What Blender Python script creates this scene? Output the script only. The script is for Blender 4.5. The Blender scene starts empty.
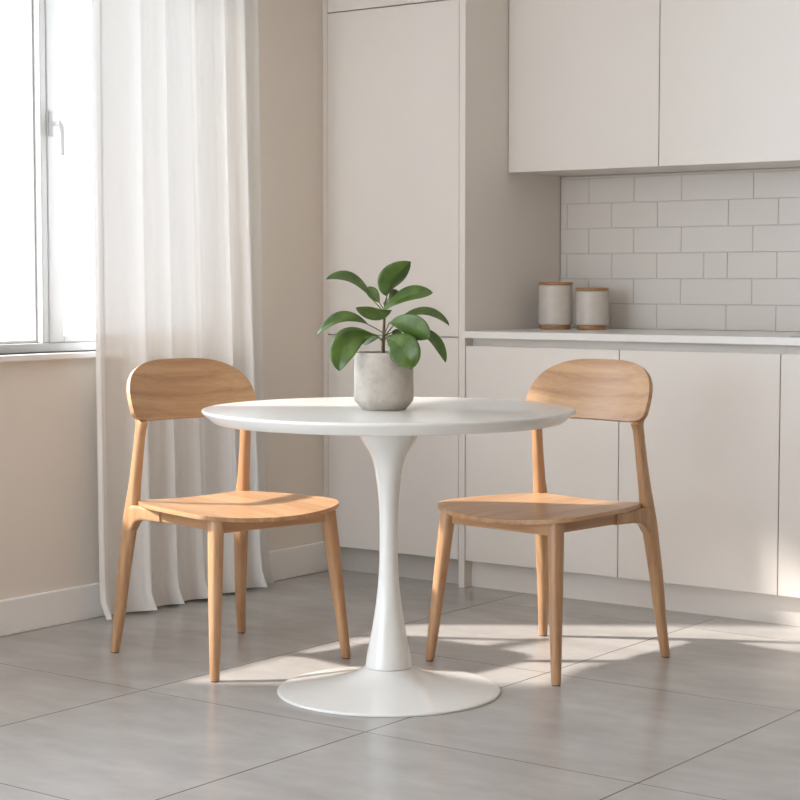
import bpy, bmesh, math, random
from math import sin, cos, pi, radians, sqrt
from mathutils import Vector, Matrix
random.seed(7)
S = bpy.context.scene
COL = S.collection

# ------------------------------------------------------------ camera
cam_data = bpy.data.cameras.new('camera')
cam_data.sensor_width = 36.0
cam_data.lens = 36.0 * 1809.0 / 800.0
cam_data.clip_start = 0.05
cam = bpy.data.objects.new('camera', cam_data)
cam.location = (0, 0, 1.09)
cam.rotation_euler = (radians(90 - 3.76), 0, radians(36.7))
COL.objects.link(cam)
S.camera = cam

# ------------------------------------------------------------ world, sun, exposure
W = bpy.data.worlds.new('daylight')
S.world = W
W.use_nodes = True
bg = W.node_tree.nodes['Background']
bg.inputs[0].default_value = (0.77, 0.875, 1.0, 1)
bg.inputs[1].default_value = 3.55

sd = bpy.data.lights.new('sun', 'SUN')
sd.energy = 4.6
sd.angle = radians(2.4)
sd.color = (1.0, 0.925, 0.86)
sun = bpy.data.objects.new('sun', sd)
EL = radians(39.0)
sdir = Vector((0.816 * cos(EL), 0.577 * cos(EL), -sin(EL)))
sun.rotation_euler = sdir.to_track_quat('-Z', 'Y').to_euler()
sun.location = (-8, 0, 5)
COL.objects.link(sun)


def portal(loc, rot, sx, sy):
    d = bpy.data.lights.new('window_portal', 'AREA')
    d.shape = 'RECTANGLE'
    d.size = sx
    d.size_y = sy
    d.cycles.is_portal = True
    o = bpy.data.objects.new('window_portal', d)
    o.location = loc
    o.rotation_euler = rot
    COL.objects.link(o)


# window opening and added fill openings: left wall (y0,y1,z0,z1) and rear wall (x0,x1,z0,z1)
WIN = (2.75, 4.80, 0.864, 2.30)
FILL_WIN_REAR = (-4.1, -2.2, 0.3, 2.35)  # unseen rear opening, added to let in fill
FILL_WIN_LEFT = (-1.5, 1.5, 0.02, 2.56)  # unseen left opening near the camera, added for side fill
XL, YB, XR_, YR, ZC = -4.28, 5.90, 1.6, -1.6, 2.60
portal((XL - 0.2, (WIN[0] + WIN[1]) / 2, (WIN[2] + WIN[3]) / 2), (0, radians(-90), 0), WIN[3] - WIN[2], WIN[1] - WIN[0])
portal(((FILL_WIN_REAR[0] + FILL_WIN_REAR[1]) / 2, YR - 0.2, (FILL_WIN_REAR[2] + FILL_WIN_REAR[3]) / 2), (radians(90), 0, 0), FILL_WIN_REAR[1] - FILL_WIN_REAR[0], FILL_WIN_REAR[3] - FILL_WIN_REAR[2])

portal((XL - 0.2, (FILL_WIN_LEFT[0] + FILL_WIN_LEFT[1]) / 2, (FILL_WIN_LEFT[2] + FILL_WIN_LEFT[3]) / 2), (0, radians(-90), 0), FILL_WIN_LEFT[3] - FILL_WIN_LEFT[2], FILL_WIN_LEFT[1] - FILL_WIN_LEFT[0])

vs = S.view_settings
vs.view_transform = 'Standard'
vs.look = 'None'
vs.exposure = 1.03
vs.gamma = 1.0
vs.use_curve_mapping = False


# ------------------------------------------------------------ materials
def srgb(r, g, b):
    f = lambda c: (c / 255 / 12.92) if c / 255 <= 0.04045 else ((c / 255 + 0.055) / 1.055) ** 2.4
    return (f(r), f(g), f(b), 1)


class NT:
    def __init__(s, name):
        s.m = bpy.data.materials.new(name)
        s.m.use_nodes = True
        s.t = s.m.node_tree
        s.n = s.t.nodes
        s.l = s.t.links
        s.p = s.n['Principled BSDF']
        s.out = s.n['Material Output']

    def add(s, typ, **kw):
        n = s.n.new(typ)
        for k, v in kw.items():
            if k.startswith('_'):
                n.inputs[k[1:].replace('_', ' ')].default_value = v
            else:
                setattr(n, k, v)
        return n

    def math(s, op, a, b=None):
        n = s.n.new('ShaderNodeMath')
        n.operation = op
        for i, x in enumerate((a, b)):
            if x is None:
                continue
            if isinstance(x, (int, float)):
                n.inputs[i].default_value = x
            else:
                s.l.new(x, n.inputs[i])
        return n.outputs[0]

    def ramp(s, fac, stops):
        n = s.n.new('ShaderNodeValToRGB')
        e = n.color_ramp.elements
        e[0].position, e[0].color = stops[0]
        e[1].position, e[1].color = stops[-1]
        for p, c in stops[1:-1]:
            q = e.new(p)
            q.color = c
        s.l.new(fac, n.inputs[0])
        return n.outputs[0]

    def coords(s, scale=(1, 1, 1), kind='Object'):
        tc = s.n.new('ShaderNodeTexCoord')
        mp = s.n.new('ShaderNodeMapping')
        mp.inputs['Scale'].default_value = scale
        s.l.new(tc.outputs[kind], mp.inputs[0])
        return mp.outputs[0]

    def noise(s, vec, scale, detail=4, rough=0.55, dist=0.0):
        n = s.n.new('ShaderNodeTexNoise')
        n.inputs['Scale'].default_value = scale
        n.inputs['Detail'].default_value = detail
        n.inputs['Roughness'].default_value = rough
        n.inputs['Distortion'].default_value = dist
        s.l.new(vec, n.inputs['Vector'])
        return n.outputs[0]

    def bump(s, h, strength, dist=0.002):
        n = s.n.new('ShaderNodeBump')
        n.inputs['Strength'].default_value = strength
        n.inputs['Distance'].default_value = dist
        s.l.new(h, n.inputs['Height'])
        s.l.new(n.outputs[0], s.p.inputs['Normal'])


def plain(name, col, rough=0.5, vary=0.02, nscale=6.0, bump=0.0, coat=0.0):
    t = NT(name)
    v = t.coords()
    nz = t.noise(v, nscale)
    a = tuple(max(0, c * (1 - vary)) for c in col[:3]) + (1,)
    b = tuple(min(1, c * (1 + vary)) for c in col[:3]) + (1,)
    t.l.new(t.ramp(nz, [(0.3, a), (0.7, b)]), t.p.inputs['Base Color'])
    t.p.inputs['Roughness'].default_value = rough
    if bump:
        t.bump(t.noise(v, nscale * 40), bump, 0.001)
    if coat:
        t.p.inputs['Coat Weight'].default_value = coat
        t.p.inputs['Coat Roughness'].default_value = 0.1
    return t.m


M_WALL = plain('wall_paint', srgb(236, 226, 214), 0.85, 0.012, 1.5, 0.05)
M_BOUNCE = plain('bounce_tan_paint', srgb(205, 180, 152), 0.85, 0.012, 1.5, 0.05)  # tan picked for the unseen walls to warm and weaken bounced light
M_CEIL = plain('ceiling_paint', srgb(240, 236, 230), 0.9, 0.01)
M_BASEB = plain('baseboard_paint', srgb(247, 243, 238), 0.45, 0.01)
M_CAB = plain('cabinet_lacquer', srgb(236, 229, 221), 0.42, 0.01, 2.0)
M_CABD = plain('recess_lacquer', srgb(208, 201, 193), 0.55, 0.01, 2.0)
M_TOP = plain('worktop_stone', srgb(240, 237, 232), 0.25, 0.015, 30.0)
M_WHITE = plain('white_lacquer', srgb(238, 236, 231), 0.22, 0.006, 3.0, 0, 0.3)
M_PVC = plain('window_frame_paint', srgb(212, 212, 210), 0.35, 0.005)
M_JAR = plain('ceramic_glaze', srgb(214, 205, 195), 0.35, 0.03, 40.0, 0.1)
M_SOIL = plain('soil', srgb(52, 40, 32), 0.95, 0.4, 80.0, 1.0)
M_TILE = plain('ceramic_tile', srgb(234, 228, 221), 0.3, 0.012, 3.0)
M_GROUT = plain('grout', srgb(222, 214, 206), 0.9, 0.03, 30.0)
M_STEEL = plain('brushed_steel', srgb(150, 150, 150), 0.3, 0.03, 60.0)
M_STEEL.node_tree.nodes['Principled BSDF'].inputs['Metallic'].default_value = 0.9
M_STEM = plain('plant_stem', srgb(96, 82, 52), 0.7, 0.2, 60.0, 0.3)
M_PET = plain('leaf_stalk', srgb(112, 120, 66), 0.6, 0.1, 60.0)
M_FOOT = plain('felt_glide', srgb(96, 70, 52), 0.9, 0.05, 60.0)


def wood(name, light, dark, grain):
    t = NT(name)
    sc = [26.0, 26.0, 26.0]
    sc['xyz'.index(grain)] = 1.6
    v = t.coords(tuple(sc))
    n1 = t.noise(v, 1.0, 5, 0.6, 0.6)
    v2 = t.coords(tuple(x * 7 for x in sc))
    n2 = t.noise(v2, 1.0, 3, 0.6, 0.2)
    k = t.math('ADD', t.math('MULTIPLY', n1, 0.75), t.math('MULTIPLY', n2, 0.25))
    mid = tuple((a + b) / 2 for a, b in zip(light, dark))
    t.l.new(t.ramp(k, [(0.33, dark), (0.47, mid), (0.62, light)]), t.p.inputs['Base Color'])
    t.p.inputs['Roughness'].default_value = 0.38
    t.p.inputs['Coat Weight'].default_value = 0.15
    t.p.inputs['Coat Roughness'].default_value = 0.3
    t.bump(n2, 0.08, 0.0005)
    return t.m


OAK_L, OAK_D = srgb(202, 161, 120), srgb(170, 124, 86)
M_OAKZ = wood('oak_upright_grain', OAK_L, OAK_D, 'z')
M_OAKY = wood('oak_cross_grain', OAK_L, OAK_D, 'y')
M_OAKX = wood('oak_long_grain', OAK_L, OAK_D, 'x')
M_LID = wood('lid_wood', srgb(186, 138, 96), srgb(150, 104, 68), 'x')

# concrete pot
t = NT('pot_concrete')
v = t.coords()
n1 = t.noise(v, 14, 6, 0.65)
n2 = t.noise(v, 90, 3, 0.6)
k = t.math('ADD', t.math('MULTIPLY', n1, 0.8), t.math('MULTIPLY', n2, 0.2))
t.l.new(t.ramp(k, [(0.3, srgb(160, 149, 136)), (0.5, srgb(188, 179, 167)), (0.7, srgb(203, 195, 184))]), t.p.inputs['Base Color'])
t.p.inputs['Roughness'].default_value = 0.75
t.bump(n2, 0.25, 0.001)
M_POT = t.m

# leaf
t = NT('leaf_green')
v = t.coords()
n1 = t.noise(v, 22, 4, 0.6)
t.l.new(t.ramp(n1, [(0.3, srgb(62, 88, 34)), (0.52, srgb(86, 114, 46)), (0.72, srgb(118, 144, 66))]), t.p.inputs['Base Color'])
t.p.inputs['Roughness'].default_value = 0.28
t.p.inputs['Subsurface Weight'].default_value = 0.0
t.p.inputs['Coat Weight'].default_value = 0.25
t.p.inputs['Coat Roughness'].default_value = 0.2
tr = t.add('ShaderNodeBsdfTranslucent')
tr.inputs[0].default_value = srgb(110, 160, 50)
mx = t.add('ShaderNodeMixShader')
mx.inputs[0].default_value = 0.18
t.l.new(t.p.outputs[0], mx.inputs[1])
t.l.new(tr.outputs[0], mx.inputs[2])
t.l.new(mx.outputs[0], t.out.inputs[0])
M_LEAF = t.m
M_VEIN = plain('leaf_midrib', srgb(120, 156, 84), 0.4, 0.05)

# sheer curtain
t = NT('sheer_linen')
v = t.coords((1, 1, 1))
t.p.inputs['Base Color'].default_value = srgb(241, 238, 234)
t.p.inputs['Roughness'].default_value = 0.9
v1 = t.coords((1400, 1400, 120))
tl = t.add('ShaderNodeBsdfTranslucent')
tl.inputs[0].default_value = srgb(246, 243, 238)
m1 = t.add('ShaderNodeMixShader')
m1.inputs[0].default_value = 0.055
t.l.new(t.p.outputs[0], m1.inputs[1])
t.l.new(tl.outputs[0], m1.inputs[2])
tp = t.add('ShaderNodeBsdfTransparent')
m2 = t.add('ShaderNodeMixShader')
m2.inputs[0].default_value = 0.022
t.l.new(m1.outputs[0], m2.inputs[1])
t.l.new(tp.outputs[0], m2.inputs[2])
t.l.new(m2.outputs[0], t.out.inputs[0])
M_SHEER = t.m

# window glass: thin clear pane
t = NT('window_glass')
tp = t.add('ShaderNodeBsdfTransparent')
gl = t.add('ShaderNodeBsdfGlossy')
gl.inputs['Roughness'].default_value = 0.02
fr = t.add('ShaderNodeFresnel')
fr.inputs[0].default_value = 1.25
m1 = t.add('ShaderNodeMixShader')
t.l.new(fr.outputs[0], m1.inputs[0])
t.l.new(tp.outputs[0], m1.inputs[1])
t.l.new(gl.outputs[0], m1.inputs[2])
t.l.new(m1.outputs[0], t.out.inputs[0])
M_GLASS = t.m

# floor: large grey porcelain tiles with thin dark joints
t = NT('floor_tiles')
v = t.coords()
sx = t.add('ShaderNodeSeparateXYZ')
t.l.new(v, sx.inputs[0])


def joint(out, x0, pitch):
    q = t.math('DIVIDE', t.math('SUBTRACT', out, x0), pitch)
    f = t.math('FRACT', t.math('ADD', q, 100.5))
    return t.math('MULTIPLY', t.math('ABSOLUTE', t.math('SUBTRACT', f, 0.5)), pitch), t.math('FLOOR', q)


dx, ix = joint(sx.outputs[0], -3.40, 0.75)
dy, iy = joint(sx.outputs[1], 3.414, 0.828)
cut_x = t.math('GREATER_THAN', sx.outputs[0], -3.9)
cut_y = t.math('SUBTRACT', 1.0, t.math('MULTIPLY', t.math('LESS_THAN', sx.outputs[0], -3.40), t.math('GREATER_THAN', sx.outputs[1], 3.6)))
mask = t.math('MAXIMUM', t.math('MULTIPLY', t.math('LESS_THAN', dx, 0.0026), cut_x), t.math('MULTIPLY', t.math('LESS_THAN', dy, 0.0018), cut_y))
nb = t.noise(v, 1.6, 6, 0.6, 0.4)
vs2 = t.coords((1.3, 3.0, 1.0))
nf = t.noise(vs2, 3.0, 4, 0.55, 0.1)
cmb = t.add('ShaderNodeCombineXYZ')
t.l.new(ix, cmb.inputs[0])
t.l.new(iy, cmb.inputs[1])
wn = t.add('ShaderNodeTexWhiteNoise')
t.l.new(cmb.outputs[0], wn.inputs['Vector'])
k = t.math('ADD', t.math('ADD', t.math('MULTIPLY', nb, 0.5), t.math('MULTIPLY', nf, 0.4)), t.math('MULTIPLY', wn.outputs[0], 0.03))
cr = t.ramp(k, [(0.36, srgb(168, 164, 160)), (0.50, srgb(182, 178, 174)), (0.64, srgb(194, 191, 187))])
mixc = t.add('ShaderNodeMix', data_type='RGBA')
t.l.new(mask, mixc.inputs[0])
t.l.new(cr, mixc.inputs[6])
mixc.inputs[7].default_value = srgb(112, 104, 96)
t.l.new(mixc.outputs[2], t.p.inputs['Base Color'])
t.p.inputs['Roughness'].default_value = 0.24
t.bump(t.math('SUBTRACT', 1.0, mask), 0.4, 0.002)
M_FLOOR = t.m


# ------------------------------------------------------------ mesh helpers
def link(name, bm, mat, parent=None, smooth=False, loc=None):
    bmesh.ops.recalc_face_normals(bm, faces=bm.faces)
    me = bpy.data.meshes.new(name)
    bm.to_mesh(me)
    bm.free()
    me.materials.append(mat)
    if smooth:
        for p in me.polygons:
            p.use_smooth = True
        try:
            me.set_sharp_from_angle(angle=radians(40))
        except Exception:
            pass
    o = bpy.data.objects.new(name, me)
    COL.objects.link(o)
    if parent is not None:
        o.parent = parent
    if loc is not None:
        o.location = loc
    return o


def box(bm, x0, x1, y0, y1, z0, z1, bev=0.0, seg=2):
    r = bmesh.ops.create_cube(bm, size=1.0)
    vsx = r['verts']
    for v in vsx:
        v.co = Vector(((x0 + x1) / 2 + v.co.x * (x1 - x0), (y0 + y1) / 2 + v.co.y * (y1 - y0), (z0 + z1) / 2 + v.co.z * (z1 - z0)))
    if bev:
        es = list({e for v in vsx for e in v.link_edges})
        bmesh.ops.bevel(bm, geom=es, offset=bev, segments=seg, affect='EDGES', profile=0.5)


def B(*a, **k):
    bm = bmesh.new()
    box(bm, *a, **k)
    return bm


def lathe(bm, prof, seg=64, cx=0, cy=0):
    rings = []
    for r, z in prof:
        if r < 1e-6:
            rings.append([bm.verts.new((cx, cy, z))])
        else:
            rings.append([bm.verts.new((cx + r * cos(2 * pi * i / seg), cy + r * sin(2 * pi * i / seg), z)) for i in range(seg)])
    for a, b in zip(rings[:-1], rings[1:]):
        for i in range(seg):
            j = (i + 1) % seg
            if len(a) == 1 and len(b) == 1:
                continue
            if len(a) == 1:
                bm.faces.new((a[0], b[i], b[j]))
            elif len(b) == 1:
                bm.faces.new((a[i], a[j], b[0]))
            else:
                bm.faces.new((a[i], a[j], b[j], b[i]))


def loft(bm, secs, seg=20, n=2.6):
    """secs: (centre, axisA, axisB, halfA, halfB[, n]) superellipse sections joined and capped."""
    rings = []
    for s in secs:
        c, A, Bx, a, b = s[:5]
        e = s[5] if len(s) > 5 else n
        c, A, Bx = Vector(c), Vector(A).normalized(), Vector(Bx).normalized()
        ring = []
        for i in range(seg):
            th = 2 * pi * (i + 0.5) / seg
            ca, sa = cos(th), sin(th)
            x = math.copysign(abs(ca) ** (2 / e), ca) * a
            y = math.copysign(abs(sa) ** (2 / e), sa) * b
            ring.append(bm.verts.new(c + A * x + Bx * y))
        rings.append(ring)
    for r0, r1 in zip(rings[:-1], rings[1:]):
        for i in range(seg):
            j = (i + 1) % seg
            bm.faces.new((r0[i], r0[j], r1[j], r1[i]))
    bm.faces.new(rings[0])
    bm.faces.new(rings[-1])


def smooth_path(keys, per=6):
    """Catmull-Rom through rows of numbers."""
    out = []
    n = len(keys)
    for i in range(n - 1):
        p0, p1, p2, p3 = keys[max(i - 1, 0)], keys[i], keys[i + 1], keys[min(i + 2, n - 1)]
        for k in range(per):
            u = k / per
            out.append(tuple(0.5 * (2 * b + (c - a) * u + (2 * a - 5 * b + 4 * c - d) * u * u + (3 * b - a - 3 * c + d) * u ** 3)
                             for a, b, c, d in zip(p0, p1, p2, p3)))
    out.append(tuple(keys[-1]))
    return out


def sub(o, lv=1):
    m = o.modifiers.new('subd', 'SUBSURF')
    m.levels = lv
    m.render_levels = lv


def empty(name, loc, rz=0.0, label=None, cat=None, group=None):
    o = bpy.data.objects.new(name, None)
    o.empty_display_size = 0.1
    o.location = loc
    o.rotation_euler = (0, 0, rz)
    COL.objects.link(o)
    if label:
        o['label'] = label
    if cat:
        o['category'] = cat
    if group:
        o['group'] = group
    return o


def struct(o):
    o['kind'] = 'structure'
    return o


# ------------------------------------------------------------ room shell
def wall_with_hole(bm, axis, pos0, pos1, a0, a1, z0, z1, h):
    """wall slab between pos0/pos1 along axis, spanning a0..a1, with hole h=(ha0,ha1,hz0,hz1)"""
    def bb(u0, u1, w0, w1):
        if axis == 'x':
            box(bm, pos0, pos1, u0, u1, w0, w1)
        else:
            box(bm, u0, u1, pos0, pos1, w0, w1)
    bb(a0, h[0], z0, z1)
    bb(h[1], a1, z0, z1)
    bb(h[0], h[1], z0, h[2])
    bb(h[0], h[1], h[3], z1)


struct(link('floor', B(XL - 0.25, XR_ + 0.1, YR - 0.25, YB + 0.1, -0.1, 0.0), M_FLOOR))
struct(link('ceiling', B(XL - 0.25, XR_ + 0.1, YR - 0.25, YB + 0.1, ZC, ZC + 0.1), M_CEIL))
bm = bmesh.new()
wall_with_hole(bm, 'x', XL - 0.22, XL, 2.0, YB + 0.1, 0, ZC, WIN)
wall_with_hole(bm, 'x', XL - 0.22, XL, YR - 0.25, 2.0, 0, ZC, FILL_WIN_LEFT)
struct(link('wall_left', bm, M_WALL))
struct(link('wall_back', B(XL, XR_ + 0.1, YB, YB + 0.1, 0, ZC), M_WALL))
struct(link('wall_right', B(XR_, XR_ + 0.1, YR, YB, 0, ZC), M_BOUNCE))
bm = bmesh.new()
wall_with_hole(bm, 'y', YR - 0.22, YR, XL, XR_ + 0.1, 0, ZC, FILL_WIN_REAR)
struct(link('wall_front', bm, M_BOUNCE))

bm = bmesh.new()
box(bm, XL, XL + 0.018, FILL_WIN_LEFT[1] + 0.02, 5.30, 0, 0.112, 0.004)
struct(link('baseboard_left', bm, M_BASEB))

# window in the left wall
win = struct(empty('window_1', (XL, (WIN[0] + WIN[1]) / 2, WIN[2])))


def wl(name, bm, mat, parent=win, **k):
    o = link(name, bm, mat, None, **k)
    o.parent = parent
    o.matrix_parent_inverse = Matrix.Translation(-Vector(win.location))
    return o


xf0, xf1 = XL - 0.105, XL - 0.045           # frame depth
y0, y1, z0, z1 = WIN
bm = bmesh.new()
box(bm, xf0, xf1 - 0.003, y0, y0 + 0.05, z0, z1, 0.003)
box(bm, xf0, xf1 - 0.003, y1 - 0.05, y1, z0, z1, 0.003)
box(bm, xf0, xf1 - 0.003, y0 + 0.05, y1 - 0.05, z0, z0 + 0.030, 0.003)
box(bm, xf0, xf1 - 0.003, y0 + 0.05, y1 - 0.05, z1 - 0.05, z1, 0.003)
box(bm, xf0, xf1 - 0.003, 3.916, 3.942, z0 + 0.030, z1 - 0.05, 0.003)
wl('window_frame', bm, M_PVC)


def sash(a0, a1, xa, xb, sl, sr, bot):
    bm = bmesh.new()
    zb, zt = z0 + 0.030, z1 - 0.05
    box(bm, xa, xb, a0, a0 + sl, zb, zt, 0.003)
    box(bm, xa, xb, a1 - sr, a1, zb, zt, 0.003)
    box(bm, xa, xb, a0 + sl, a1 - sr, zb, zb + bot, 0.003)
    box(bm, xa, xb, a0 + sl, a1 - sr, zt - 0.02, zt, 0.003)
    s = wl('sash', bm, M_PVC)
    p = wl('glass_pane', B((xa + xb) / 2 - 0.003, (xa + xb) / 2 + 0.003, a0 + sl, a1 - sr, zb + bot, zt - 0.02), M_GLASS, parent=s)
    p.matrix_parent_inverse = Matrix.Identity(4)
    return s


s1 = sash(y0 + 0.05, 3.916, xf0 + 0.005, xf0 + 0.030, 0.012, 0.006, 0.010)
s2 = sash(3.943, y1 - 0.05, xf0 + 0.012, xf1, 0.060, 0.045, 0.022)
bm = bmesh.new()
xa = xf1
box(bm, xa, xa + 0.010, 3.947, 3.968, 1.545, 1.625, 0.004)
loft(bm, [((xa + 0.008, 3.957, 1.585), (0, 1, 0), (0, 0, 1), 0.007, 0.007, 2), ((xa + 0.038, 3.957, 1.585), (0, 1, 0), (0, 0, 1), 0.007, 0.007, 2)], 12)
loft(bm, [((xa + 0.040, 3.948, 1.588), (1, 0, 0), (0, 0, 1), 0.007, 0.008), ((xa + 0.042, 3.958, 1.586), (1, 0, 0), (0, 0, 1), 0.007, 0.009),
          ((xa + 0.042, 3.966, 1.575), (1, 0, 0), (0, 1, 1), 0.007, 0.009), ((xa + 0.042, 3.969, 1.555), (1, 0, 0), (0, 1, 0), 0.006, 0.007),
          ((xa + 0.042, 3.969, 1.485), (1, 0, 0), (0, 1, 0), 0.005, 0.006)], 12)
h = wl('window_handle', bm, M_PVC, parent=s2, smooth=True)
h.matrix_parent_inverse = Matrix.Identity(4)
bm = bmesh.new()
box(bm, xf1 - 0.01, XL + 0.03, y0 - 0.03, y1 + 0.03, z0 - 0.020, z0, 0.004)
wl('window_sill', bm, M_BASEB)

# made-up rear window behind the camera, added as fill light
w2 = struct(empty('fill_window_rear', (FILL_WIN_REAR[0], YR, FILL_WIN_REAR[2])))
bm = bmesh.new()
a0, a1, c0, c1 = FILL_WIN_REAR
ya, yb = YR - 0.12, YR - 0.05
for u in (a0, (a0 * 2 + a1) / 3 - 0.03, (a0 + a1 * 2) / 3 - 0.03, a1 - 0.06):
    box(bm, u, u + 0.06, ya, yb, c0, c1)
box(bm, a0, a1, ya, yb, c0, c0 + 0.06)
box(bm, a0, a1, ya, yb, c1 - 0.06, c1)
o = link('window_frame', bm, M_PVC, w2)
o.matrix_parent_inverse = Matrix.Translation(-Vector(w2.location))

# made-up left window beside the camera, added for strong side light
w3 = struct(empty('fill_window_left', (XL, FILL_WIN_LEFT[0], FILL_WIN_LEFT[2])))
bm = bmesh.new()
a0, a1, c0, c1 = FILL_WIN_LEFT
for u in (a0, (a0 + a1) / 2 - 0.03, a1 - 0.06):
    box(bm, XL - 0.11, XL - 0.05, u, u + 0.06, c0, c1)
box(bm, XL - 0.11, XL - 0.05, a0, a1, c0, c0 + 0.06)
box(bm, XL - 0.11, XL - 0.05, a0, a1, c1 - 0.06, c1)
o = link('window_frame', bm, M_PVC, w3)
o.matrix_parent_inverse = Matrix.Translation(-Vector(w3.location))

# ------------------------------------------------------------ kitchen
YF = 5.257          # door fronts
DT = 0.019
YBK = YB - 0.012    # front of the tiles


def part(name, bm, mat, root, smooth=False, parent=None):
    o = link(name, bm, mat, None, smooth)
    o.parent = parent or root
    if parent is None:
        o.matrix_parent_inverse = root_inv(root)
    return o


def root_inv(root):
    return (Matrix.Translation(Vector(root.location)) @ Matrix.Rotation(root.rotation_euler[2], 4, 'Z')).inverted()


tall = empty('tall_cabinet', (-3.96, 5.58, 0), 0, 'floor to ceiling beige tall cabinet with flat doors beside the curtain wall', 'cabinet')
bm = bmesh.new()
box(bm, -4.256, -3.657, YF + DT + 0.001, YBK, 0.098, 2.585)
part('body', bm, M_CABD, tall)
part('door', B(-4.253, -3.660, YF, YF + DT, 0.098, 0.8895, 0.0015), M_CAB, tall)
part('door', B(-4.253, -3.660, YF, YF + DT, 0.8935, 2.0745, 0.0015), M_CAB, tall)
part('door', B(-4.253, -3.660, YF, YF + DT, 2.0785, 2.585, 0.0015), M_CAB, tall)
part('side_panel', B(-3.656, -3.6305, YF - 0.004, YBK, 0.0, 2.585, 0.0015), M_CAB, tall)
part('filler_strip', B(XL + 0.001, -4.257, YF + 0.004, YF + 0.05, 0.113, 2.585), M_CAB, tall)
part('toe_kick', B(-4.256, -3.657, 5.312, 5.33, 0.0, 0.097), M_CABD, tall)

xb = [-3.630, -3.009, -2.4305, -1.852, -1.274, -0.696]
blab = ['beige base cabinet next to the tall cabinet, behind the right chair',
        'beige base cabinet directly right of the right chair backrest',
        'beige base cabinet at the right picture edge under the worktop']
for i in range(4):
    xa, xc = xb[i], xb[i + 1]
    r = empty('base_cabinet', ((xa + xc) / 2, 5.58, 0), 0, blab[min(i, 2)], 'cabinet', 'base cabinets under the worktop')
    if i > 2:
        r['label'] = 'beige base cabinet under the worktop, beyond the right picture edge'
    bm = bmesh.new()
    box(bm, xa + 0.0005, xc - 0.0005, YF + DT + 0.001, YBK, 0.098, 0.858)
    box(bm, xa + 0.0005, xc - 0.0005, YF + 0.045, YBK, 0.858, 0.889)
    part('body', bm, M_CAB, r)
    part('door', B(xa + 0.0015, xc - 0.0015, YF, YF + DT, 0.098, 0.862, 0.0015), M_CAB, r)
    part('toe_kick', B(xa, xc, 5.298, 5.315, 0.0, 0.097), M_CAB, r)

wt = link('worktop', B(-3.630, -1.272, YF - 0.008, YBK, 0.8895, 0.914, 0.002), M_TOP)
wt['label'] = 'thin white worktop running over the base cabinets'
wt['category'] = 'worktop'

xu = [-3.630, -3.0145, -2.402, -1.79, -1.178]
ulab = ['beige wall cabinet directly beside the tall cabinet, above the canisters', 'beige wall cabinet at the top right corner of the picture',
        'beige wall cabinet beyond the right picture edge']
for i in range(3):
    xa, xc = xu[i], xu[i + 1]
    r = empty('wall_cabinet', ((xa + xc) / 2, 5.70, 1.485), 0, ulab[min(i, 2)], 'cabinet', 'wall cabinets above the tiles')
    part('body', B(xa + 0.0005, xc - 0.0005, 5.525 + DT + 0.001, YBK, 1.485, 2.585), M_CAB, r)
    part('door', B(xa + 0.0015, xc - 0.0015, 5.525, 5.525 + DT, 1.482, 2.585, 0.0015), M_CAB, r)

# tiled splashback: grout bed with individually edged tiles in one mesh
joints = {0: [-3.50, -3.407, -3.215, -2.935, -2.742, -2.46], 1: [-3.504, -3.313, -3.118, -2.836, -2.56],
          2: [-3.60, -3.405, -3.216, -3.025, -2.932, -2.741, -2.46], 3: [-3.504, -3.313, -3.117, -2.834, -2.56],
          4: [-3.60, -3.407, -3.215, -2.930, -2.738, -2.46], 5: [-3.505, -3.313, -3.117, -2.834, -2.56], 6: [-3.42, -3.022, -2.737, -2.46]}
sb = empty('backsplash', (-2.4, YB, 0.911), 0, 'pale glossy brick tile splashback between worktop and wall cabinets', 'backsplash')
part('grout_bed', B(-3.630, -1.17, YB - 0.0085, YB - 0.0005, 0.9145, 1.484), M_GROUT, sb)
bm = bmesh.new()
for r in range(7):
    js = [-3.640] + joints[r]
    while js[-1] < -1.2:
        js.append(js[-1] + (0.192 if random.random() < 0.5 else 0.284))
    for a, b in zip(js[:-1], js[1:]):
        a2, b2 = max(a + 0.0012, -3.630), min(b - 0.0012, -1.17)
        if b2 - a2 < 0.01:
            continue
        za = 0.9115 + 0.0937 * r
        zt_ = min(za + 0.0925, 1.481)
        box(bm, a2, b2, YB - 0.0115, YB - 0.004, max(za + 0.0012, 0.9145), zt_, 0.0012, 1)
part('tiles', bm, M_TILE, sb)

# canisters
def canister(px, py, r, hgt, label):
    c = empty('canister', (px, py, 0.914), 0, label, 'canister', 'canisters on the worktop')
    bm = bmesh.new()
    lathe(bm, [(0, 0.0), (r - 0.008, 0), (r - 0.006, 0.002), (r - 0.006, 0.0165), (0, 0.0165)], 48)
    link('wooden_base', bm, M_LID, c, True)
    bm = bmesh.new()
    lathe(bm, [(0, 0.0165), (r - 0.004, 0.0165), (r - 0.0005, 0.019), (r, 0.024), (r, hgt - 0.018), (r - 0.001, hgt - 0.013), (r - 0.004, hgt - 0.011), (0, hgt - 0.011)], 48)
    link('jar', bm, M_JAR, c, True)
    bm = bmesh.new()
    lathe(bm, [(0, hgt - 0.011), (r - 0.001, hgt - 0.011), (r + 0.001, hgt - 0.009), (r + 0.001, hgt - 0.002), (r - 0.001, hgt), (0, hgt)], 48)
    link('lid', bm, M_LID, c, True)


canister(-3.508, 5.66, 0.0622, 0.173, 'taller beige canister with wooden lid and base, left of the two')
canister(-3.378, 5.70, 0.0590, 0.152, 'shorter beige canister with wooden lid and base, right of the two')

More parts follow.
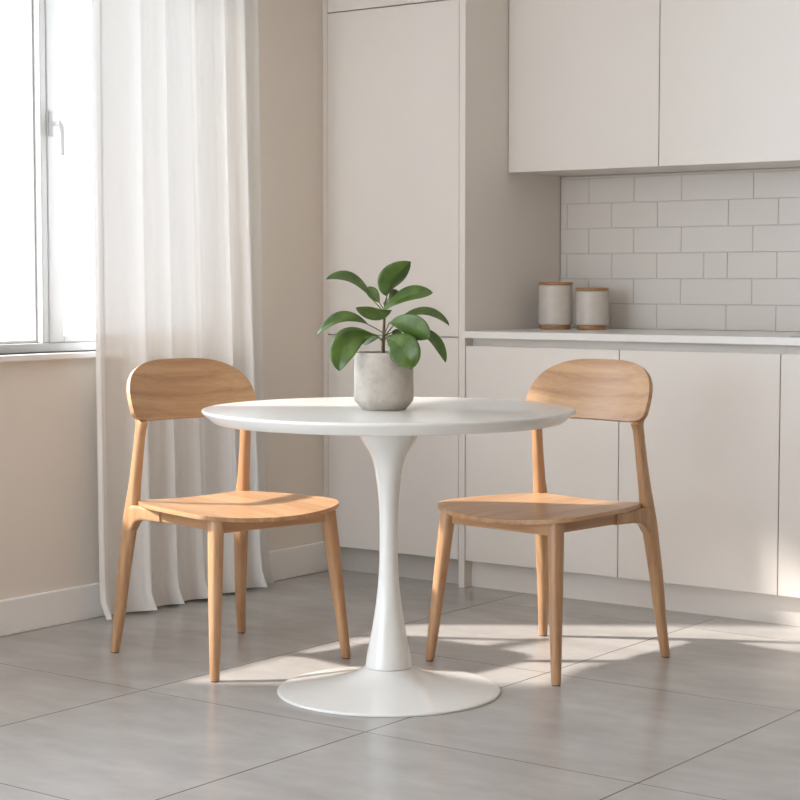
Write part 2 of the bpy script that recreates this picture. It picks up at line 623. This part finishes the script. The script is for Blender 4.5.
sk = empty('sink', (-2.05, 5.52, 0.914), 0, 'thin grey sink rim lying on the worktop at the right picture edge', 'sink')
bm = bmesh.new()
x0_, x1_, y0_, y1_ = -2.437, -1.75, 5.34, 5.74
box(bm, x0_, x1_, y0_, y0_ + 0.02, 0.9141, 0.9175, 0.001)
box(bm, x0_, x1_, y1_ - 0.02, y1_, 0.9141, 0.9175, 0.001)
box(bm, x0_, x0_ + 0.02, y0_ + 0.0201, y1_ - 0.0201, 0.9141, 0.9175, 0.001)
box(bm, x1_ - 0.02, x1_, y0_ + 0.0201, y1_ - 0.0201, 0.9141, 0.9175, 0.001)
part('rim', bm, M_STEEL, sk)
part('basin_floor', B(x0_ + 0.021, x1_ - 0.021, y0_ + 0.021, y1_ - 0.021, 0.9141, 0.9149), M_STEEL, sk)

# ------------------------------------------------------------ curtain
cur = empty('curtain', (-4.2, 4.47, 0), 0, 'white sheer floor length curtain hanging over the window edge', 'curtain')
bm = bmesh.new()
NY, NZ = 260, 40
ya, yb = 4.000, 4.785
# fold nodes: (fraction across, depth towards the room)
rows = []
for k in range(NZ + 1):
    w = k / NZ
    z = 0.006 + w * 2.50
    row = []
    low = (1 - w)
    for i in range(NY + 1):
        u = i / NY
        sprd = 1.0 + 0.055 * low + 0.045 * low ** 3
        y = ya + (yb - ya) * u * sprd
        ph = 2 * pi * (4.6 * u + 1.3 * u * u + 0.10 * sin(2 * pi * u * 2.1 + 1.0) + 0.02 * sin(3 * w + 5 * u))
        a = 0.016 + 0.009 * sin(2.2 * pi * u + 0.7) + 0.010 * low
        f = sin(ph)
        f = math.copysign(abs(f) ** 0.75, f)
        dx_ = a * f + 0.0035 * sin(2.3 * ph + 1.0 + 2.0 * w) + 0.0015 * sin(5.1 * ph + 3 * w)
        flare = max(0, 1 - z / 0.10) ** 2
        dx_ += 0.030 * flare * (0.5 + 0.5 * f)
        y += 0.012 * flare * cos(ph) + 0.010 * cos(ph) * 1.0
        row.append(bm.verts.new((-4.205 + dx_, y, z + (0.004 * (1 + f) if k == 0 else 0))))
    rows.append(row)
for k in range(NZ):
    for i in range(NY):
        bm.faces.new((rows[k][i], rows[k][i + 1], rows[k + 1][i + 1], rows[k + 1][i]))
part('drape', bm, M_SHEER, cur, True)
rl = empty('curtain_track', (-4.2, 3.8, 2.51), 0, 'white curtain track under the ceiling above the window', 'curtain track')
bm = bmesh.new()
box(bm, -4.225, -4.185, 2.7, 5.0, 2.512, 2.53, 0.003)
part('rail', bm, M_PVC, rl)
for yy in (2.8, 3.9, 4.9):
    part('bracket', B(-4.215, -4.195, yy - 0.01, yy + 0.01, 2.531, 2.599), M_PVC, rl)

# ------------------------------------------------------------ tulip table
TX, TY = -2.87, 3.80
tb = empty('dining_table', (TX, TY, 0), 0, 'round white pedestal dining table between the two chairs', 'table')
bm = bmesh.new()
lathe(bm, [(0, 0.755), (0.486, 0.755), (0.4895, 0.7543), (0.4910, 0.7525), (0.4912, 0.749), (0.4900, 0.7465), (0.462, 0.7235), (0.458, 0.7212), (0.450, 0.7205), (0, 0.7205)], 160)
link('table_top', bm, M_WHITE, tb, True)
bm = bmesh.new()
lathe(bm, smooth_path([(0.1, 0.7204), (0.084, 0.697), (0.070, 0.668), (0.047, 0.630), (0.0365, 0.590), (0.0285, 0.530), (0.0250, 0.470), (0.0240, 0.40), (0.0262, 0.32),
                       (0.034, 0.237), (0.0485, 0.145), (0.057, 0.105), (0.0618, 0.072), (0.0622, 0.067)], 4), 64)
link('pedestal', bm, M_WHITE, tb, True)
bm = bmesh.new()
lathe(bm, [(0, 0.066), (0.061, 0.066)] + smooth_path([(0.064, 0.0655), (0.074, 0.059), (0.10, 0.0455), (0.15, 0.030), (0.22, 0.0175), (0.28, 0.009), (0.293, 0.007)], 4)
      + [(0.297, 0.0045), (0.297, 0.001), (0.294, 0.0), (0, 0.0)], 128)
link('base', bm, M_WHITE, tb, True)


# ------------------------------------------------------------ chairs
def make_chair(label):
    """+x is the direction the sitter faces."""
    root = empty('dining_chair', (0, 0, 0), 0, label, 'chair', 'oak chairs at the round table')
    # seat shell
    bm = bmesh.new()
    nu, nv = 44, 28
    u0, u1 = -0.200, 0.290
    g = []
    for i in range(nu + 1):
        tt = i / nu
        u = u0 + (u1 - u0) * (1 - (1 - tt) ** 1.5)
        if u < 0.16:
            kk = (u - u0) / (0.16 - u0)
            w = 0.178 + (0.256 - 0.178) * sin(kk * pi / 2) ** 0.75
        else:
            kk = min(1.0, (u - 0.16) / (u1 - 0.16))
            w = 0.256 * max(0.0, 1 - kk ** 2.7) ** 0.5
        w = max(w, 0.05)
        row = []
        for j in range(nv + 1):
            a = -1 + 2 * j / nv
            a = sin(a * pi / 2)
            v = w * a
            uu = u
            dish = 0.009 * (v / 0.22) ** 2
            rise = 0.002 * max(0, (-u - 0.02) / 0.18) ** 2
            fr = -0.006 * max(0, (u - 0.10) / 0.17) ** 2
            z = 0.4385 + dish + rise + fr
            row.append(bm.verts.new((uu, v, z)))
        g.append(row)
    for i in range(nu):
        for j in range(nv):
            bm.faces.new((g[i][j], g[i + 1][j], g[i + 1][j + 1], g[i][j + 1]))
    o = link('seat', bm, M_OAKX, root, True)
    m = o.modifiers.new('solid', 'SOLIDIFY')
    m.thickness = 0.012
    m.offset = 0
    m = o.modifiers.new('bev', 'BEVEL')
    m.width = 0.004
    m.segments = 3
    m.limit_method = 'ANGLE'
    # backrest
    bm = bmesh.new()
    nv, nz = 64, 12
    g = []
    for j in range(nv + 1):
        th = -pi / 2 + pi * j / nv
        r = sin(th) * 0.9995
        v = 0.224 * r
        ar = abs(r)
        zt = 0.72 + 0.137 * (1 - ar ** 3.1) ** 0.36
        zb = 0.72 - 0.034 * (1 - ar ** 9) ** 0.42
        row = []
        for k in range(nz + 1):
            z = zb + (zt - zb) * k / nz
            u = -0.178 - 0.45 * (z - 0.685) + 0.8 * v * v
            row.append(bm.verts.new((u, v, z)))
        g.append(row)
    for j in range(nv):
        for k in range(nz):
            bm.faces.new((g[j][k], g[j + 1][k], g[j + 1][k + 1], g[j][k + 1]))
    o = link('backrest', bm, M_OAKY, root, True)
    m = o.modifiers.new('solid', 'SOLIDIFY')
    m.thickness = 0.013
    m.offset = 0
    m = o.modifiers.new('bev', 'BEVEL')
    m.width = 0.004
    m.segments = 3
    m.limit_method = 'ANGLE'
    for s in (-1, 1):
        # front leg: round, tapering, splayed
        bm = bmesh.new()
        secs = []
        for z, hw in ((0.003, 0.0118), (0.006, 0.0130), (0.10, 0.0155), (0.22, 0.0182), (0.33, 0.0203), (0.40, 0.0214), (0.436, 0.0214)):
            f = z / 0.44
            secs.append(((0.262 - 0.041 * f, s * (0.232 - 0.036 * f), z), (1, 0, 0), (0, 1, 0), hw, hw, 2.3))
        loft(bm, secs, 24)
        lg = link('leg', bm, M_OAKZ, root, True)
        bm = bmesh.new()
        lathe(bm, [(0, 0), (0.0105, 0), (0.0105, 0.0032), (0, 0.0032)], 16, 0.262, s * 0.232)
        link('foot_glide', bm, M_FOOT, lg, True)
        # rear leg with post and forward stub
        bm = bmesh.new()
        keys = [  # z, u, v, half u, half v
            (0.003, -0.250, 0.229, 0.0120, 0.0120), (0.10, -0.239, 0.2195, 0.0150, 0.0150), (0.22, -0.227, 0.212, 0.0185, 0.0175),
            (0.33, -0.213, 0.204, 0.0220, 0.0185), (0.395, -0.203, 0.200, 0.0250, 0.0185), (0.45, -0.194, 0.197, 0.0225, 0.0175),
            (0.50, -0.186, 0.195, 0.0180, 0.0160), (0.59, -0.173, 0.191, 0.0158, 0.0145), (0.655, -0.165, 0.188, 0.0165, 0.0135), (0.681, -0.158, 0.187, 0.0225, 0.0130)]
        pts = smooth_path(keys, 5)
        pts += [(0.690, -0.170, 0.1865, 0.0130, 0.0128), (0.700, -0.176, 0.186, 0.0100, 0.0125), (0.73, -0.190, 0.182, 0.0095, 0.0120), (0.76, -0.206, 0.176, 0.0075, 0.0100), (0.768, -0.210, 0.174, 0.0040, 0.0070)]
        secs = [((u, s * v, z), (1, 0, 0), (0, 1, 0), a, b, 2.8) for z, u, v, a, b in pts]
        loft(bm, secs, 24)
        st = []
        for u, zb_, hv in ((-0.205, 0.355, 0.0165), (-0.187, 0.363, 0.0165), (-0.176, 0.375, 0.0160), (-0.166, 0.387, 0.0155), (-0.154, 0.395, 0.0150), (-0.138, 0.400, 0.0145), (-0.115, 0.4025, 0.0135), (-0.07, 0.404, 0.0125), (-0.030, 0.405, 0.0115)):
            tp_ = 0.441 if u > -0.2 else 0.439
            st.append(((u, s * (0.200 + (u + 0.2) * 0.02), (zb_ + tp_) / 2), (0, 1, 0), (0, 0, 1), hv, (tp_ - zb_) / 2, 5))
        loft(bm, st, 24)
        lg = link('leg', bm, M_OAKZ, root, True)
        bm = bmesh.new()
        lathe(bm, [(0, 0), (0.0105, 0), (0.0105, 0.0032), (0, 0.0032)], 16, -0.250, s * 0.229)
        link('foot_glide', bm, M_FOOT, lg, True)
        # side rail
        bm = bmesh.new()
        box(bm, -0.034, 0.210, s * 0.200 - 0.009, s * 0.200 + 0.009, 0.407, 0.439, 0.003)
        link('side_rail', bm, M_OAKX, root, False)
    bm = bmesh.new()
    box(bm, 0.208, 0.228, -0.180, 0.180, 0.398, 0.432, 0.003)
    link('front_rail', bm, M_OAKY, root, False)
    bm = bmesh.new()
    box(bm, -0.206, -0.186, -0.185, 0.185, 0.405, 0.438, 0.003)
    link('rear_rail', bm, M_OAKY, root, False)
    return root


def copy_tree(o, parent=None):
    c = o.copy()
    COL.objects.link(c)
    if parent is not None:
        c.parent = parent
    for ch in list(o.children):
        copy_tree(ch, c)
    return c


chair = make_chair('oak dining chair left of the round table, in front of the white curtain')
chair.location = (-3.524, 3.8875, 0)
chair.rotation_euler = (0, 0, math.atan2(-0.223, 0.975) + 0.01)
chair2 = copy_tree(chair)
chair2['label'] = 'oak dining chair right of the round table, in front of the base cabinets'
chair2.location = (-2.7445, 4.408, 0)
chair2.rotation_euler = (0, 0, math.atan2(-0.994, -0.105) - 0.015)

# ------------------------------------------------------------ potted plant
# local frame of the plant: x to the picture's right, y away from the camera, z up
yaw = radians(36.7)
PL = empty('potted_plant', (-2.857, 3.762, 0.755), yaw, 'small leafy green plant in a round concrete pot on the table', 'plant')
bm = bmesh.new()
lathe(bm, [(0, 0), (0.055, 0), (0.0585, 0.0015), (0.0755, 0.022), (0.0775, 0.027), (0.0782, 0.035), (0.0770, 0.140), (0.0765, 0.147), (0.075, 0.150), (0.0715, 0.150), (0.070, 0.147), (0.069, 0.130), (0, 0.130)], 96)
link('pot', bm, M_POT, PL, True)
bm = bmesh.new()
lathe(bm, [(0, 0.1305), (0.0688, 0.1305), (0.0688, 0.140), (0.05, 0.1435), (0.02, 0.1445), (0, 0.145)], 48)
for v in bm.verts:
    if v.co.z > 0.139 and (v.co.x ** 2 + v.co.y ** 2) < 0.0685 ** 2:
        v.co.z += random.uniform(-0.002, 0.002)
link('soil', bm, M_SOIL, PL, True)


def tube(bm, pts, r0, r1, seg=8):
    n = len(pts)
    secs = []
    for i, p in enumerate(pts):
        p = Vector(p)
        d = (Vector(pts[min(i + 1, n - 1)]) - Vector(pts[max(i - 1, 0)])).normalized()
        a = d.orthogonal().normalized() if abs(d.z) < 0.99 else Vector((1, 0, 0))
        ref = Vector((0, 1, 0)) if abs(d.y) < 0.9 else Vector((1, 0, 0))
        a = d.cross(ref).normalized()
        b = d.cross(a)
        r = r0 + (r1 - r0) * i / (n - 1)
        secs.append((p, a, b, r, r, 2))
    loft(bm, secs, seg)


K = 0.00059          # metres per crop pixel at the plant


def P(cx, cy, t):    # crop pixel -> plant local
    return Vector(((cx - 371) * K, -t, (757 - cy) * K))


bm = bmesh.new()
tube(bm, smooth_path([tuple(P(368, 515, 0)), tuple(P(370, 440, 0.002)), tuple(P(373, 370, -0.002)), tuple(P(376, 300, 0.0)), tuple(P(384, 262, 0.0))], 4), 0.0052, 0.0022, 10)
link('stem', bm, M_STEM, PL, True)


def leaf(root, base, mid, tip, width, wdir, fold=0.25, peak=0.6, droop=0.0):
    """root: where the stalk leaves the stem; base/mid/tip: points the midrib passes; wdir: blade width direction"""
    root, base, mid, tip = [Vector(q) for q in (root, base, mid, tip)]
    ctrl = 2 * mid - 0.5 * (base + tip)
    wdir = Vector(wdir)
    nu, nv = 22, 10
    bm = bmesh.new()
    g = []
    cen = []
    for i in range(nu + 1):
        s = i / nu
        c = base * (1 - s) ** 2 + ctrl * 2 * s * (1 - s) + tip * s * s
        tg = ((ctrl - base) * (1 - s) + (tip - ctrl) * s).normalized()
        wv = (wdir - tg * wdir.dot(tg)).normalized()
        nr = wv.cross(tg).normalized()
        if nr.z < 0:
            nr = -nr
        # obovate blade
        e = peak
        if s < e:
            hw = sin(s / e * pi / 2) ** 0.85
        else:
            hw = max(0.0, 1 - ((s - e) / (1 - e)) ** 2.0) ** 0.75
        hw = max(hw * width / 2, 0.0006)
        row = []
        for j in range(nv + 1):
            a = -1 + 2 * j / nv
            up = fold * abs(a) ** 1.2 - droop * a * a
            wave = 0.03 * sin(9 * s + 3 * a) * abs(a)
            row.append(bm.verts.new(c + wv * a * hw + nr * (up + wave) * hw))
        g.append(row)
        cen.append((c, nr))
    for i in range(nu):
        for j in range(nv):
            bm.faces.new((g[i][j], g[i + 1][j], g[i + 1][j + 1], g[i][j + 1]))
    lf = link('leaf', bm, M_LEAF, PL, True)
    m = lf.modifiers.new('solid', 'SOLIDIFY')
    m.thickness = 0.0009
    m.offset = 0
    bm = bmesh.new()
    pts = [root, root.lerp(base, 0.5) + Vector((0, 0, 0.001)), base] + [c + nr * 0.0004 for c, nr in cen[2:-1:3]]
    tube(bm, pts, 0.0017, 0.0005, 8)
    link('stalk', bm, M_PET, lf, True)


Rv = Vector((1, 0, 0))
# upper left, arching out
leaf(P(374, 330, 0), P(322, 272, -0.010), P(225, 180, -0.015), P(115, 182, -0.010), 0.046, (0.25, 0.9, 0.55), 0.22)
# small one behind it
leaf(P(374, 320, -0.002), P(352, 285, -0.02), P(326, 250, -0.035), P(300, 214, -0.045), 0.030, (0.6, 0.3, 0.7), 0.2)
# upright top leaf, folded
leaf(P(383, 262, 0.0), P(385, 256, 0.003), P(412, 190, 0.020), P(490, 104, 0.012), 0.072, (0.90, 0.30, 0.42), 0.5, 0.52)
# right upper, arching over
leaf(P(375, 345, 0.002), P(362, 325, 0.010), P(468, 255, 0.028), P(587, 240, 0.020), 0.052, (0.05, 0.72, 0.75), 0.2)
# blade toward left front
leaf(P(376, 350, 0.004), P(405, 318, 0.010), P(330, 335, 0.045), P(250, 305, 0.060), 0.040, (0.1, 0.62, 0.80), 0.15)
# small blade rising behind
leaf(P(378, 350, 0), P(372, 300, -0.015), P(400, 262, -0.030), P(440, 240, -0.045), 0.036, (0.6, 0.2, 0.7), 0.2)
# left middle
leaf(P(372, 420, 0.003), P(302, 380, 0.015), P(190, 350, 0.035), P(80, 425, 0.045), 0.044, (0.15, 0.75, 0.62), 0.2)
# lower left, large drooping
leaf(P(370, 455, 0.006), P(330, 425, 0.020), P(215, 462, 0.070), P(178, 580, 0.085), 0.066, (-0.70, 0.15, 0.65), 0.22)
# behind lower left
leaf(P(370, 450, 0.0), P(305, 415, -0.005), P(210, 415, -0.005), P(140, 470, 0.010), 0.036, (0.1, 0.85, 0.5), 0.2)
# short one at the rim
leaf(P(370, 470, -0.004), P(352, 440, -0.02), P(310, 448, -0.035), P(275, 470, -0.045), 0.036, (0.2, 0.6, 0.8), 0.2)
# far right arch
leaf(P(376, 430, -0.004), P(440, 358, -0.030), P(560, 330, -0.055), P(663, 388, -0.050), 0.042, (0.0, 0.85, 0.5), 0.25)
# right centre, broad
leaf(P(376, 420, 0.004), P(396, 372, 0.020), P(490, 385, 0.055), P(572, 440, 0.070), 0.066, (0.22, -0.40, 0.87), 0.12, 0.62)
# lower right front, broad
leaf(P(376, 450, 0.006), P(384, 438, 0.018), P(455, 478, 0.075), P(490, 572, 0.088), 0.082, (0.86, -0.1, 0.50), 0.10, 0.6)
# right, hanging narrow blade behind
leaf(P(376, 440, -0.004), P(480, 400, -0.020), P(585, 442, -0.030), P(645, 550, -0.020), 0.038, (0.6, 0.62, 0.3), 0.2)
# short blade between
leaf(P(376, 430, 0.0), P(405, 418, -0.012), P(430, 425, -0.03), P(455, 440, -0.045), 0.028, (0.2, 0.7, 0.6), 0.2)
